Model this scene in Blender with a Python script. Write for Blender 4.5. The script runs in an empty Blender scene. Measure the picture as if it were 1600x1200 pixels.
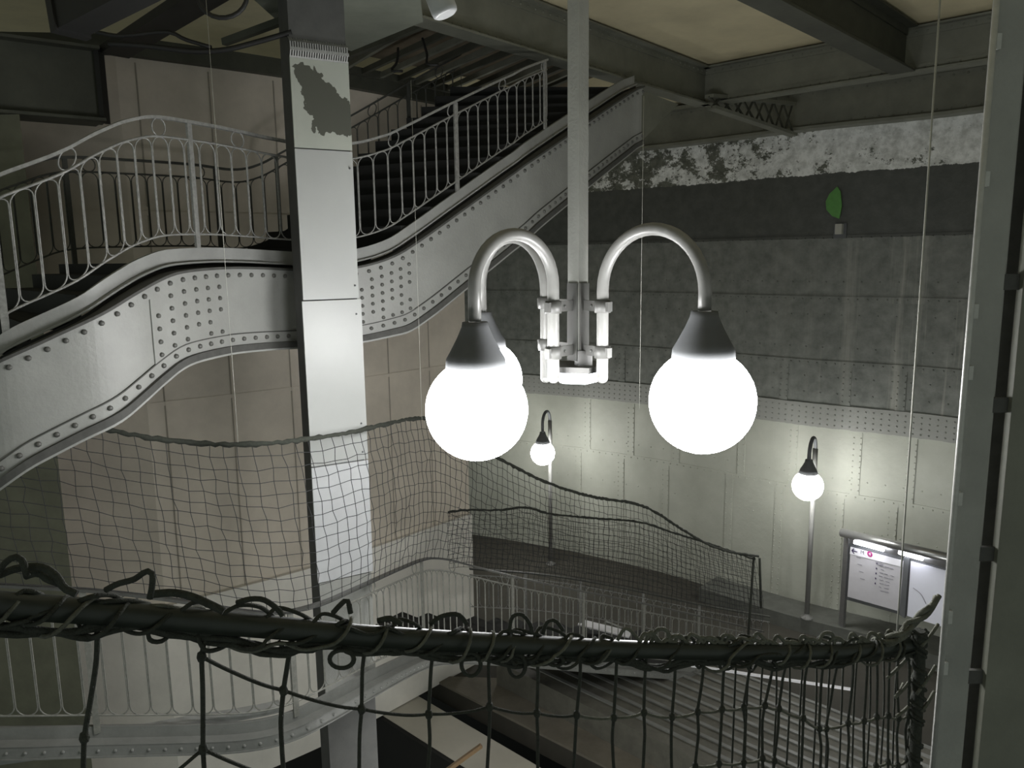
import bpy, math, random
from mathutils import Vector, Matrix
random.seed(7)
# ------------------------------------------------------------------ camera, world, exposure
scn = bpy.context.scene
COL = scn.collection
CZ = 7.0                     # eye height above the lowest floor
F = 1200.0                   # focal length in pixels of the 1600 px wide frame
cam_d = bpy.data.cameras.new('camera'); cam = bpy.data.objects.new('camera', cam_d); COL.objects.link(cam)
cam_d.sensor_width = 36.0; cam_d.lens = 36.0*F/1600.0; cam_d.clip_start = 0.05; cam_d.clip_end = 200
PITCH = math.radians(9.3); ROLL = math.radians(-0.75)
CM = Matrix.Rotation(math.pi/2-PITCH, 4, 'X') @ Matrix.Rotation(ROLL, 4, 'Z')
cam.matrix_world = Matrix.Translation((0, 0, CZ)) @ CM
scn.camera = cam
w = bpy.data.worlds.new('world'); scn.world = w; w.use_nodes = True
bg = w.node_tree.nodes['Background']; bg.inputs[0].default_value = (0.9, 1.0, 0.93, 1); bg.inputs[1].default_value = 0.22
scn.view_settings.view_transform = 'Standard'; scn.view_settings.look = 'None'
scn.view_settings.exposure = 0.3; scn.view_settings.gamma = 1.0; scn.view_settings.use_curve_mapping = False
E_NEAR = 34.0; E_FAR = 34.0

# ------------------------------------------------------------------ helpers
def ray(px, py):
    v = Vector(((px-800)/F, -(py-600)/F, -1.0))
    return (CM.to_3x3() @ v)
def P(px, py, d):            # the point seen at a pixel, at ground distance d in front of the eye
    r = ray(px, py); r = r*(d/r.y)
    return Vector((r.x, r.y, CZ+r.z))
def PZ(px, py, z):           # the point seen at a pixel on the level z
    r = ray(px, py); r = r*((z-CZ)/r.z)
    return Vector((r.x, r.y, z))

class MB:
    def __init__(s): s.v = []; s.f = []; s.smooth = []; s.mi = []; s.cur = 0
    def add(s, vs, fs, smooth=False):
        o = len(s.v); s.v += [tuple(p) for p in vs]
        s.f += [tuple(o+i for i in f) for f in fs]; s.smooth += [smooth]*len(fs); s.mi += [s.cur]*len(fs)
        return s
    def box(s, c, sz, rz=0.0, M=None):
        R = Matrix.Rotation(rz, 3, 'Z') if M is None else M
        c = Vector(c); vs = []
        for k in range(8):
            q = Vector(((k & 1)-.5, ((k >> 1) & 1)-.5, ((k >> 2) & 1)-.5))
            vs.append(c + R @ Vector((q.x*sz[0], q.y*sz[1], q.z*sz[2])))
        return s.add(vs, [(0,2,3,1),(4,5,7,6),(0,1,5,4),(2,6,7,3),(0,4,6,2),(1,3,7,5)])
    def bar(s, a, b, wd, h, up=Vector((0,0,1))):     # a rectangular bar from a to b, wd across, h along up
        a = Vector(a); b = Vector(b); t = (b-a); L = t.length; t.normalize()
        x = t.cross(up).normalized(); u = x.cross(t).normalized()
        M = Matrix((x, t, u)).transposed()
        return s.box((a+b)/2, (wd, L, h), M=M)
    def tube(s, pts, r, n=8, closed=False, caps=True):
        pts = [Vector(p) for p in pts]; m = len(pts)
        rr = r if isinstance(r, (list, tuple)) else [r]*m
        T = []
        for i in range(m):
            if closed: t = pts[(i+1) % m]-pts[i-1]
            else: t = pts[min(i+1, m-1)]-pts[max(i-1, 0)]
            T.append(t.normalized())
        a = Vector((0,0,1)) if abs(T[0].z) < .9 else Vector((1,0,0))
        nrm = (a - T[0]*a.dot(T[0])).normalized(); vs = []
        for i in range(m):
            nrm = nrm - T[i]*nrm.dot(T[i])
            if nrm.length < 1e-6: nrm = T[i].orthogonal()
            nrm.normalize(); b = T[i].cross(nrm)
            for k in range(n):
                an = 2*math.pi*k/n
                vs.append(pts[i]+(nrm*math.cos(an)+b*math.sin(an))*rr[i])
        fs = []
        for i in range(m if closed else m-1):
            j = (i+1) % m
            for k in range(n):
                l = (k+1) % n; fs.append((i*n+k, i*n+l, j*n+l, j*n+k))
        s.add(vs, fs, True)
        if caps and not closed:
            o = len(s.v)-len(vs)
            s.f += [tuple(o+k for k in range(n))[::-1], tuple(o+(m-1)*n+k for k in range(n))]; s.smooth += [False, False]; s.mi += [s.cur]*2
        return s
    def lathe(s, c, prof, n=24):                    # profile of (radius, z)
        c = Vector(c); vs = []; fs = []
        for r, z in prof:
            for k in range(n):
                a = 2*math.pi*k/n; vs.append(c+Vector((r*math.cos(a), r*math.sin(a), z)))
        for i in range(len(prof)-1):
            for k in range(n):
                l = (k+1) % n; fs.append((i*n+k, i*n+l, (i+1)*n+l, (i+1)*n+k))
        return s.add(vs, fs, True)
    def sphere(s, c, r, n=32, m=16):
        return s.lathe(c, [(max(1e-4, r*math.sin(math.pi*i/m)), -r*math.cos(math.pi*i/m)) for i in range(m+1)], n)
    def rivet(s, p, nrm, r=.02):
        nrm = Vector(nrm).normalized(); a = nrm.orthogonal().normalized(); b = nrm.cross(a); p = Vector(p); vs = []
        for q, h in ((1.0, -.1), (.9, .6), (.5, .95)):
            for k in range(7):
                an = 2*math.pi*k/7; vs.append(p+(a*math.cos(an)+b*math.sin(an))*r*q+nrm*r*h)
        fs = [(i*7+k, i*7+(k+1) % 7, i*7+7+(k+1) % 7, i*7+7+k) for i in range(2) for k in range(7)]
        fs.append(tuple(14+k for k in range(7)))
        return s.add(vs, fs, True)
    def strip(s, path, z0, z1, near, far):           # a slab standing along a path: z offsets z0..z1, normal offsets near..far
        A = offset(path, near); B = offset(path, far); n = len(path); vs = []
        for a, b in zip(A, B):
            vs += [a+Vector((0,0,z0)), a+Vector((0,0,z1)), b+Vector((0,0,z1)), b+Vector((0,0,z0))]
        fs = []
        for i in range(n-1):
            for k in range(4):
                l = (k+1) % 4; fs.append((4*i+k, 4*i+l, 4*i+4+l, 4*i+4+k))
        fs += [(0,3,2,1), (4*n-4, 4*n-3, 4*n-2, 4*n-1)]
        return s.add(vs, fs)
    def prism(s, poly, z0, z1):
        n = len(poly); vs = [Vector((p[0], p[1], z0)) for p in poly]+[Vector((p[0], p[1], z1)) for p in poly]
        fs = [tuple(range(n))[::-1], tuple(range(n, 2*n))]+[(k, (k+1) % n, n+(k+1) % n, n+k) for k in range(n)]
        return s.add(vs, fs)
    def obj(s, name, m, parent=None, second=None):
        me = bpy.data.meshes.new(name); me.from_pydata(s.v, [], s.f); me.update()
        me.polygons.foreach_set('use_smooth', s.smooth)
        import bmesh
        b = bmesh.new(); b.from_mesh(me); bmesh.ops.recalc_face_normals(b, faces=b.faces); b.to_mesh(me); b.free()
        o = bpy.data.objects.new(name, me); COL.objects.link(o); me.materials.append(m)
        if second:
            me.materials.append(second); me.polygons.foreach_set('material_index', s.mi)
        if parent is not None:
            o.parent = parent; o.matrix_parent_inverse = Matrix.Translation(-parent.location)
        return o

def tag(o, label=None, cat=None, group=None, kind=None):
    for k, v in (('label', label), ('category', cat), ('group', group), ('kind', kind)):
        if v: o[k] = v
    return o
def thing(name, loc, label, cat, group=None):
    o = bpy.data.objects.new(name, None); COL.objects.link(o); o.location = loc; o.empty_display_size = .1
    return tag(o, label, cat, group)
def struct(o): o['kind'] = 'structure'; return o

def smooth(pts, step=.08, xy=False):                # Catmull-Rom through the points, resampled evenly
    pts = [Vector(p) for p in pts]; Q = [pts[0]*2-pts[1]]+pts+[pts[-1]*2-pts[-2]]; out = []
    for i in range(1, len(Q)-2):
        p0, p1, p2, p3 = Q[i-1:i+3]
        for k in range(16):
            t = k/16
            out.append(.5*((2*p1)+(p2-p0)*t+(2*p0-5*p1+4*p2-p3)*t*t+(3*p1-p0-3*p2+p3)*t**3))
    out.append(pts[-1]); return resample(out, step)
def length(p): return sum((p[i+1]-p[i]).length for i in range(len(p)-1))
def resample(p, step=None, n=None):
    L = length(p)
    if n is None: n = max(2, int(round(L/step))+1)
    out = []; acc = 0; i = 0
    for k in range(n):
        t = L*k/(n-1)
        while i < len(p)-2 and acc+(p[i+1]-p[i]).length < t: acc += (p[i+1]-p[i]).length; i += 1
        l = (p[i+1]-p[i]).length; out.append(p[i].lerp(p[i+1], min(1, max(0, (t-acc)/l if l else 0))))
    return out
def at(p, f):                                        # point at fraction f of the polyline
    k = f*(len(p)-1); i = min(len(p)-2, max(0, int(k))); return p[i].lerp(p[i+1], k-i)
def normals(path):
    out = []
    for i in range(len(path)):
        t = path[min(i+1, len(path)-1)]-path[max(i-1, 0)]; n = Vector((t.y, -t.x, 0)).normalized()
        if n.dot(Vector((path[i].x, path[i].y, 0))) < 0: n = -n
        out.append(n)
    return out                                        # pointing away from the eye's side
def offset(path, d):
    return [p+n*d for p, n in zip(path, normals(path))]
def up(path, z): return [p+Vector((0,0,z)) for p in path]

# ------------------------------------------------------------------ materials
def mat(name, col, rough=.6, metal=0.0, var=.25, scale=4.0, bump=.0, col2=None, bscale=None, stretch=None, spots=0.0):
    m = bpy.data.materials.new(name); m.use_nodes = True; nt = m.node_tree; N = nt.nodes; L = nt.links
    b = N['Principled BSDF']; b.inputs['Roughness'].default_value = rough; b.inputs['Metallic'].default_value = metal
    tc = N.new('ShaderNodeTexCoord'); mp = N.new('ShaderNodeMapping'); L.new(tc.outputs['Object'], mp.inputs[0])
    if stretch: mp.inputs['Scale'].default_value = stretch
    n = N.new('ShaderNodeTexNoise'); n.inputs['Scale'].default_value = scale; n.inputs['Detail'].default_value = 6; n.inputs['Roughness'].default_value = .65
    L.new(mp.outputs[0], n.inputs['Vector'])
    r = N.new('ShaderNodeValToRGB'); r.color_ramp.elements[0].position = .3; r.color_ramp.elements[1].position = .7
    c2 = col2 or tuple(c*(1-var) for c in col)
    r.color_ramp.elements[0].color = (*c2, 1); r.color_ramp.elements[1].color = (*col, 1)
    L.new(n.outputs[0], r.inputs[0]); L.new(r.outputs[0], b.inputs['Base Color'])
    if bump:
        nb = N.new('ShaderNodeTexNoise'); nb.inputs['Scale'].default_value = bscale or scale*6; nb.inputs['Detail'].default_value = 4
        L.new(mp.outputs[0], nb.inputs['Vector'])
        bp = N.new('ShaderNodeBump'); bp.inputs['Strength'].default_value = bump; bp.inputs['Distance'].default_value = .01
        L.new(nb.outputs[0], bp.inputs['Height']); L.new(bp.outputs[0], b.inputs['Normal'])
    return m
def emit(name, col, s):
    m = bpy.data.materials.new(name); m.use_nodes = True; N = m.node_tree.nodes; b = N['Principled BSDF']
    b.inputs['Base Color'].default_value = (.8,.8,.8,1); b.inputs['Emission Color'].default_value = (*col, 1); b.inputs['Emission Strength'].default_value = s
    return m
def math_node(nt, op, a, b=None, clamp=False):
    n = nt.nodes.new('ShaderNodeMath'); n.operation = op; n.use_clamp = clamp
    for i, v in enumerate((a, b)):
        if v is None: continue
        if isinstance(v, (int, float)): n.inputs[i].default_value = v
        else: nt.links.new(v, n.inputs[i])
    return n.outputs[0]
def mix(nt, f, a, b):
    n = nt.nodes.new('ShaderNodeMix'); n.data_type = 'RGBA'
    if isinstance(f, (int, float)): n.inputs[0].default_value = f
    else: nt.links.new(f, n.inputs[0])
    for i, v in ((6, a), (7, b)):
        if isinstance(v, tuple): n.inputs[i].default_value = (*v, 1)
        else: nt.links.new(v, n.inputs[i])
    return n.outputs[2]

M_girder = mat('pale_grey_paint_on_steel', (.33,.335,.315), .45, .0, .16, 3, .25, bscale=40)
M_stringer = mat('light_grey_stringer_paint', (.33,.335,.32), .5, 0, .2, 5, .2)
M_rail = mat('worn_grey_rail_paint', (.36,.36,.34), .5, .2, .45, 30, .0)
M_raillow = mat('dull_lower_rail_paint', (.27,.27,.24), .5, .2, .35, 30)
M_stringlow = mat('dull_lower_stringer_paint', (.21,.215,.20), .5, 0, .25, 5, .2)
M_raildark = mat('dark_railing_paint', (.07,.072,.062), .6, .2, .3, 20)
M_handrail = mat('dark_handrail', (.13,.13,.12), .45, .3, .3, 20)
M_step = mat('dark_steel_steps', (.014,.0145,.013), .8, .0, .3, 6)
M_core = mat('beige_painted_core_wall', (.70,.63,.53), .75, 0, .22, 1.6, .25, bscale=9)
M_olive = mat('dark_olive_wall_paint', (.17,.17,.12), .85, 0, .35, 2.2, .2)
M_backing = mat('brown_backing_board', (.16,.13,.085), .9, 0, .3, 5)
M_seam = mat('seam_filler', (.40,.36,.30), .8)
M_plinth = mat('pale_beige_plinth_paint', (.80,.77,.70), .7, 0, .14, 2.5, .2)
M_pillar = mat('pale_grey_cladding', (.40,.41,.395), .4, 0, .07, 2, .1)
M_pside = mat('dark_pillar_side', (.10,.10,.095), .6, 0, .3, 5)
M_white = mat('white_enamel_and_lit_cladding', (.52,.53,.535), .35, 0, .1, 6)
M_clamp = mat('grey_clamp_paint', (.085,.085,.08), .5, 0, .15, 9)
M_pole = mat('cream_white_tube_paint', (.21,.21,.20), .35, 0, .12, 9)
M_cap = mat('matt_grey_lamp_cap', (.11,.115,.12), .7, 0, .15, 9)
M_black = mat('black_rubber', (.012,.012,.011), .6, 0, .3, 9)
M_rope = mat('dark_green_rope', (.045,.05,.038), .9, 0, .5, 60, .6, bscale=300)
M_rope2 = mat('weathered_grey_green_rope', (.16,.165,.13), .9, 0, .55, 40, .6, bscale=300)
M_bar = mat('black_green_handrail_tube', (.03,.036,.028), .45, .1, .4, 14)
M_net = mat('fine_dark_netting', (.035,.036,.038), .9, 0, .4, 30)
M_beam = mat('greenish_grey_beam_paint', (.20,.205,.165), .6, 0, .28, 3, .3, bscale=20)
M_beamd = mat('dark_beam_paint', (.075,.078,.058), .7, 0, .35, 3, .2)
M_ceil = mat('yellowed_plaster', (.66,.59,.39), .9, 0, .2, 1.3, .15)
M_slab = mat('greenish_soffit_plate', (.22,.235,.19), .8, 0, .25, 2.2, .2)
M_floor = mat('brown_grey_floor', (.060,.056,.044), .85, 0, .35, 1.5, .2)
M_ledge = mat('cream_ledge_top', (.55,.52,.44), .8, 0, .12, 2)
M_void = mat('black_void_floor', (.012,.012,.010), .9, 0, .3, 2)
M_ribs = mat('ribbed_step_metal', (.15,.145,.12), .7, .1, .35, 5, .2)
M_wire = mat('pale_wire', (.45,.45,.40), .6)
M_col = mat('grey_column_paint', (.33,.335,.31), .55, 0, .2, 4, .3, bscale=60)
M_rivet = mat('shaded_grimy_rivet_paint', (.12,.12,.11), .4, 0, .3, 30)  # dark tone paints in the rivets' shaded sides along with grime
M_cold = mat('dark_recess_and_lip_shade', (.085,.085,.078), .7, 0, .35, 12)
M_galv = mat('galvanised_conduit', (.50,.50,.47), .4, .3, .2, 30)
M_brown = mat('varnished_wood', (.30,.20,.11), .5, 0, .25, 8)
M_chrome = mat('brushed_steel_frame', (.42,.42,.42), .3, .8, .15, 14)
M_paper = mat('pale_grey_map_sheet', (.52,.51,.54), .6, 0, .1, 4)
M_paperw = mat('white_poster_sheet', (.75,.76,.85), .5, 0, .04, 4)
M_head = mat('white_header_strip', (.85,.84,.88), .5, 0, .03, 4)
M_ink = mat('dark_violet_ink', (.05,.03,.10), .7)
M_inkg = mat('faded_grey_ink', (.30,.29,.33), .7)
M_mag = mat('magenta_line_badge', (.42,.03,.20), .6)
M_green = mat('bright_green_patch', (.10,.30,.06), .5, 0, .2, 12)
M_conc = mat('concrete_kerb', (.13,.135,.12), .85, 0, .3, 5)
M_globe = emit('glowing_opal_globe', (1.0, 1.0, 1.0), E_NEAR)
M_globef = emit('glowing_opal_globe_far', (1.0, 1.0, .97), E_FAR)
M_cool = emit('cool_white_diffuser', (.85,.9,1.0), 4.0)
M_tube = emit('fluorescent_tube', (.92,.93,1.0), 14.0)

# pale cladding with a brown patch where the paint has come away
def patched():
    m = mat('cladding_with_bare_patch', (.40,.42,.37), .55, 0, .12, 3, .15); nt = m.node_tree; N = nt.nodes; L = nt.links
    b = N['Principled BSDF']; base = b.inputs['Base Color'].links[0].from_socket
    tc = N.new('ShaderNodeTexCoord'); sp = N.new('ShaderNodeSeparateXYZ'); L.new(tc.outputs['UV'], sp.inputs[0])
    nz = N.new('ShaderNodeTexNoise'); nz.inputs['Scale'].default_value = 7; nz.inputs['Detail'].default_value = 7
    L.new(tc.outputs['UV'], nz.inputs['Vector'])
    u = sp.outputs[0]; v = sp.outputs[1]; e = math_node(nt, 'MULTIPLY', math_node(nt, 'SUBTRACT', nz.outputs[0], .5), .28)
    u2 = math_node(nt, 'ADD', u, e); v2 = math_node(nt, 'ADD', v, e)
    # a slanted patch: left edge leans right going down, right edge leans in going up
    a = math_node(nt, 'GREATER_THAN', u2, math_node(nt, 'ADD', math_node(nt, 'MULTIPLY', math_node(nt, 'SUBTRACT', .93, v2), .42), .05))
    bb = math_node(nt, 'LESS_THAN', math_node(nt, 'SUBTRACT', u2, .30), math_node(nt, 'MULTIPLY', math_node(nt, 'SUBTRACT', 1.0, v2), 1.5))
    c = math_node(nt, 'LESS_THAN', v2, .93); d = math_node(nt, 'GREATER_THAN', v2, .17); f = math_node(nt, 'LESS_THAN', u2, 1.04)
    k = math_node(nt, 'MULTIPLY', math_node(nt, 'MULTIPLY', a, bb), math_node(nt, 'MULTIPLY', math_node(nt, 'MULTIPLY', c, d), f))
    L.new(mix(nt, k, base, (.075,.078,.062)), b.inputs['Base Color'])
    return m
M_patch = patched()

# the riveted steel shaft: paint bands, peeled white strip, grime and runs
def shaft_mat():
    m = bpy.data.materials.new('riveted_shaft_steel'); m.use_nodes = True; nt = m.node_tree; N = nt.nodes; L = nt.links
    b = N['Principled BSDF']; b.inputs['Roughness'].default_value = .6
    tc = N.new('ShaderNodeTexCoord'); sp = N.new('ShaderNodeSeparateXYZ'); L.new(tc.outputs['Object'], sp.inputs[0])
    x = sp.outputs[0]; z = sp.outputs[2]
    def noise(scale, st=(1,1,1), det=6, ro=.6):
        mp = N.new('ShaderNodeMapping'); mp.inputs['Scale'].default_value = st; L.new(tc.outputs['Object'], mp.inputs[0])
        n = N.new('ShaderNodeTexNoise'); n.inputs['Scale'].default_value = scale; n.inputs['Detail'].default_value = det; n.inputs['Roughness'].default_value = ro
        L.new(mp.outputs[0], n.inputs['Vector']); return n.outputs[0]
    def ramp(v, a, bb):
        r = N.new('ShaderNodeMapRange'); r.inputs[1].default_value = a; r.inputs[2].default_value = bb; L.new(v, r.inputs[0]); return r.outputs[0]
    n1 = noise(1.2); n2 = noise(5.0)
    cream = mix(nt, ramp(n1, .35, .7), (.34,.35,.30), (.42,.43,.375))
    dark = mix(nt, ramp(n2, .3, .72), (.11,.118,.105), (.21,.22,.20))
    runs = ramp(noise(1.0, (2.6, 2.6, .10), 5, .7), .52, .64)          # pale vertical runs, stronger to the right
    right = ramp(x, 5.4, 7.2)
    dark = mix(nt, math_node(nt, 'MULTIPLY', runs, math_node(nt, 'ADD', math_node(nt, 'MULTIPLY', right, .8), .10)), dark, (.34,.34,.30))
    zj = math_node(nt, 'ADD', z, math_node(nt, 'MULTIPLY', math_node(nt, 'SUBTRACT', n2, .5), .05))
    s1 = math_node(nt, 'GREATER_THAN', zj, 3.80)
    base = mix(nt, s1, cream, mix(nt, math_node(nt, 'GREATER_THAN', zj, 4.24), (.26,.265,.245), dark))
    s2 = math_node(nt, 'GREATER_THAN', zj, 7.28)
    base = mix(nt, s2, base, mix(nt, ramp(n2, .3, .8), (.058,.062,.055), (.098,.102,.092)))
    # peeled strip
    pn = noise(2.3, (1,1,1.3), 12, .8)
    thr = math_node(nt, 'SUBTRACT', .60, math_node(nt, 'MULTIPLY', ramp(x, 1.0, 7.0), .20))
    peel = math_node(nt, 'GREATER_THAN', pn, thr)
    pn2 = noise(6, (1,1,1), 6, .7)
    strip = mix(nt, peel, mix(nt, ramp(pn2, .3, .7), (.05,.055,.04), (.20,.205,.17)), mix(nt, ramp(pn2, .35, .6), (.52,.53,.50), (.88,.89,.87)))
    zz = math_node(nt, 'ADD', z, math_node(nt, 'MULTIPLY', math_node(nt, 'SUBTRACT', pn2, .5), .12))
    inb = math_node(nt, 'GREATER_THAN', zz, 8.42)
    base = mix(nt, inb, base, strip)
    L.new(base, b.inputs['Base Color'])
    bp = N.new('ShaderNodeBump'); bp.inputs['Strength'].default_value = .4; bp.inputs['Distance'].default_value = .03
    L.new(n2, bp.inputs['Height']); L.new(bp.outputs[0], b.inputs['Normal'])
    return m
M_shaft = shaft_mat()

# ------------------------------------------------------------------ the shaft wall
wall_pts = [Vector(p+(0,)) for p in [(-8.5,19.6),(-5,19.8),(-2.2,19.3),(.75,18.0),(3.3,16.3),(5.5,14.3),(7.35,12.9),(8.7,11.0),(9.5,8.5),(9.7,5.0),(9.2,2.0)]]
WP = smooth(wall_pts, .25)
mb = MB().strip(WP, 0.0, 9.98, 0, .12)
def wrow(z, step, r=.018, off=.0, zig=0):
    pp = resample(WP, step); nn = normals(pp)
    for i, (p, n) in enumerate(zip(pp, nn)):
        if p.x < -2.5 or p.y < 8: continue
        mb.rivet(p+Vector((0,0,z+(zig if i % 2 else 0)))-n*off, -n, r)
for z in (2.55, 5.01, 6.19, 7.28):
    mb.strip(WP, z-.06, z+.05, -.018, .02); wrow(z, .16, .016, .018)
mb.strip(WP, 3.78, 4.24, -.03, .02)
for z in (3.86, 3.96, 4.06, 4.16): wrow(z, .13, .017, .03, .0)
for z in (2.85, 4.45, 4.75, 5.3, 6.5, 5.9, 1.9, 8.55, 9.0): wrow(z, .3, .016)
tot = length(WP)
pp = resample(WP, .02); nn = normals(pp)
for u in (10.2, 11.3, 12.4, 13.9, 14.95, 16.1, 17.0, 18.2, 19.3):     # vertical joint straps with two rivet rows
    i = int(u/tot*(len(pp)-1))
    if i >= len(pp)-10: continue
    for z0, z1 in ((2.6, 3.78), (4.24, 5.0), (0.1, 2.5)):
        sh = int((z0*37) % 9)*4
        seg = pp[i+sh:i+sh+9]
        if len(seg) < 9: continue
        mb.strip(seg, z0, z1, -.015, .02)
        for q in (1, 7):
            k = 0
            while z0+.08+k*.11 < z1-.04:
                mb.rivet(seg[q]+Vector((0,0,z0+.08+k*.11))-nn[i+sh]*.015, -nn[i+sh], .014); k += 1
wall_far = struct(mb.obj('wall_far', M_shaft))

# ring beam at the top of the shaft wall
mb = MB(); RB = [p for p in WP if p.x > -3 and p.y > 6]
mb.strip(RB, 9.22, 9.9, -.16, -.13); mb.strip(RB, 9.18, 9.23, -.34, .0); mb.strip(RB, 9.86, 9.92, -.34, .0)
for i, p in enumerate(resample(RB, .25)):
    pass
rp = resample(RB, .22); rn = normals(rp)
for p, n in zip(rp, rn):
    mb.rivet(p+Vector((0,0,9.30))-n*.16, -n, .018); mb.rivet(p+Vector((0,0,9.80))-n*.16, -n, .018)
o = mb.obj('ring_beam', M_beam); tag(o, 'riveted ring beam running along the top of the far curved wall', 'beam')

# ------------------------------------------------------------------ the beige core wall on the left
core_pts = [Vector(p+(0,)) for p in [(-9,8.6),(-4.4,9.1),(-2.74,10.4),(-.75,12.5)]]
CP = [core_pts[0]]+smooth(core_pts[1:], .2)
mb = MB().strip(CP, 0, 9.35, 0, .1)
mb.prism([(-.75,12.5), (-1.6,15.8), (-1.7,15.8), (-.85,12.5)], 0, 9.35)
for z in (5.28,): mb.strip(CP, z, z+.05, -.012, .02)
mb.strip(CP, 7.55, 7.6, -.012, .02)
struct(mb.obj('wall_core', M_core))
mb = MB().strip(CP, 0, 2.75, -.06, .01); struct(mb.obj('trim_core_plinth', M_plinth))
mb = MB().strip(CP, 9.3, 9.5, -.12, .12); o = mb.obj('trim_core_top', M_beamd); struct(o)

mb = MB()
for i in range(2, len(CP)-1, 4):
    if i < 8 or i > 100: pass
    n_ = normals(CP)[i]; mb.box(CP[i]+Vector((0,0,5.1))-n_*.004, (.014, .014, 5.0))
    mb.box(CP[i]+Vector((0,0,8.45))-n_*.004, (.014, .014, 1.6))
struct(mb.obj('trim_seams', M_seam))
wl = P(94, 750, 8.0)
struct(MB().prism([(wl.x, wl.y), (wl.x-.7, wl.y+.9), (-9, 8.6), (-9, 7.9)], 0, 8.48).obj('wall_left', M_olive))
# ------------------------------------------------------------------ floors
Z0 = 0.0
def pxpoly(pts, z): return [PZ(a, b, z) for a, b in pts]
a1 = PZ(692, 1072, 0); a2 = PZ(938, 1197, 0); d12 = (a2-a1).normalized()
mb = MB()
mb.prism([a1-d12*8, a2+d12*9, Vector((12, 2, 0)), Vector((12, 22, 0)), Vector((-3, 22, 0))], -.3, 0)
struct(mb.obj('floor', M_floor))
mb = MB(); mb.box((0, 8, -4.1), (30, 30, .2)); struct(mb.obj('floor_below', M_void))
l1 = PZ(570, 1098, -.0); l2 = PZ(760, 1218, 0); r1 = PZ(640, 1078, 0); r2 = PZ(880, 1218, 0)
dl = (l2-l1).normalized(); dr = (r2-r1).normalized()
mb = MB().prism([l1-dl*2.5, l2+dl*6, r2+dr*6, r1-dr*2.5], -.5, -.02)
o = mb.obj('ledge_slab', M_ledge); tag(o, 'cream topped concrete ledge crossing the dark pit at the bottom', 'ledge')
struct(MB().prism([l1-dl*2.5-Vector((.1,0,0)), l2+dl*6-Vector((.1,0,0)), l2+dl*6, l1-dl*2.5], -4, -.03).obj('wall_pit', M_void))

M_plat = mat('worn_brown_platform', (.21,.19,.15), .85, 0, .35, 2.5, .2)
e1_ = PZ(880, 1075, .04); e2_ = PZ(1120, 1200, .04)
mb = MB().prism([a1-d12*.4, a2+d12*2, e2_+d12*2, e1_-d12*.4], .002, .04)
tag(mb.obj('platform', M_plat), 'worn brown platform strip between the dark gap and the ribbed steps', 'platform')
# low ribbed steps
u = Vector((.72, -.69, 0)).normalized(); nrm = Vector((.69, .72, 0)).normalized()
s0 = PZ(862, 1076, .45)
st = thing('low_steps', s0, 'wide flight of low ribbed steps seen through the foreground net', 'steps')
for k in range(10):
    a = s0+nrm*(.30*k); zt = .45-.045*k
    A = a-u*1.2; B = a+u*5.5; C = B+nrm*.30; D = A+nrm*.30
    mb = MB().prism([A, B, C, D], 0.004, zt)
    so = mb.obj('step', M_ribs, st)
    MB().bar(D-nrm*.03+Vector((0,0,zt-D.z+.01)), C-nrm*.03+Vector((0,0,zt-C.z+.01)), .06, .02).obj('nosing', M_stringlow, so)
# kerb along the wall foot
KP = [p for p in WP if p.x > 4.2 and p.y > 8]
tag(MB().strip(KP, 0.0, .28, -.75, -.02).obj('kerb', M_conc), 'grey concrete kerb at the foot of the curved wall', 'kerb')

# ------------------------------------------------------------------ ceiling and roof beams
struct(MB().prism([(-12,-3.5),(12,-3.5),(12,21),(-12,21)], 10.0, 10.1).obj('ceiling', M_ceil))
def ibeam(name, a, b, zb, zt, m, label, cat='beam', fl=.26, rv=True, webm=None):
    a = Vector((a[0], a[1], 0)); b = Vector((b[0], b[1], 0))
    t = thing(name, (a.x, a.y, zb), label, cat)
    zm = (zb+zt)/2; V = lambda p, z: Vector((p.x, p.y, z))
    mw = MB().bar(V(a, zm), V(b, zm), .03, zt-zb)
    mw.obj('web', webm or m, t)
    d = (b-a).normalized(); n = Vector((d.y, -d.x, 0))
    for z, nm in ((zb, 'bottom_flange'), (zt-.02, 'top_flange')):
        mf = MB().bar(V(a, z), V(b, z), fl, .025)
        s = 1 if z == zb else -1
        for sg in (1, -1):
            mf.bar(V(a, z+s*.05)+n*sg*.025, V(b, z+s*.05)+n*sg*.025, .018, .1)
            if rv:
                k = 0; L = (b-a).length
                while k*.14 < L:
                    mf.rivet(V(a+d*(k*.14+.05), z+s*.055)+n*sg*.034, n*sg, .014); k += 1
        mf.obj(nm, m, t)
    return t
ZB, ZT = 9.40, 9.98
nd = PZ(1100, 165, ZB); b1 = PZ(661, 34, ZB); d1 = (nd-b1).normalized()
ibeam('roof_beam', b1-d1*4, nd, ZB, ZT, M_beam, 'riveted roof beam passing behind the lamp post and over the upper flight')
b2 = PZ(1548, 95, ZB); d2 = (b2-nd).normalized()
ibeam('roof_beam', nd, b2+d2*2.5, ZB, ZT, M_beam, 'riveted cross beam along the upper right running in behind the right column')
b3e = PZ(1412, 113, ZB); b3s = PZ(1190, 0, ZB); d3 = (b3e-b3s).normalized()
ibeam('roof_beam', b3s-d3*4, b3e-d3*.03, ZB, ZT, M_beamd, 'dark roof beam slanting out of the top edge at upper right', fl=.3, rv=False)
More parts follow.
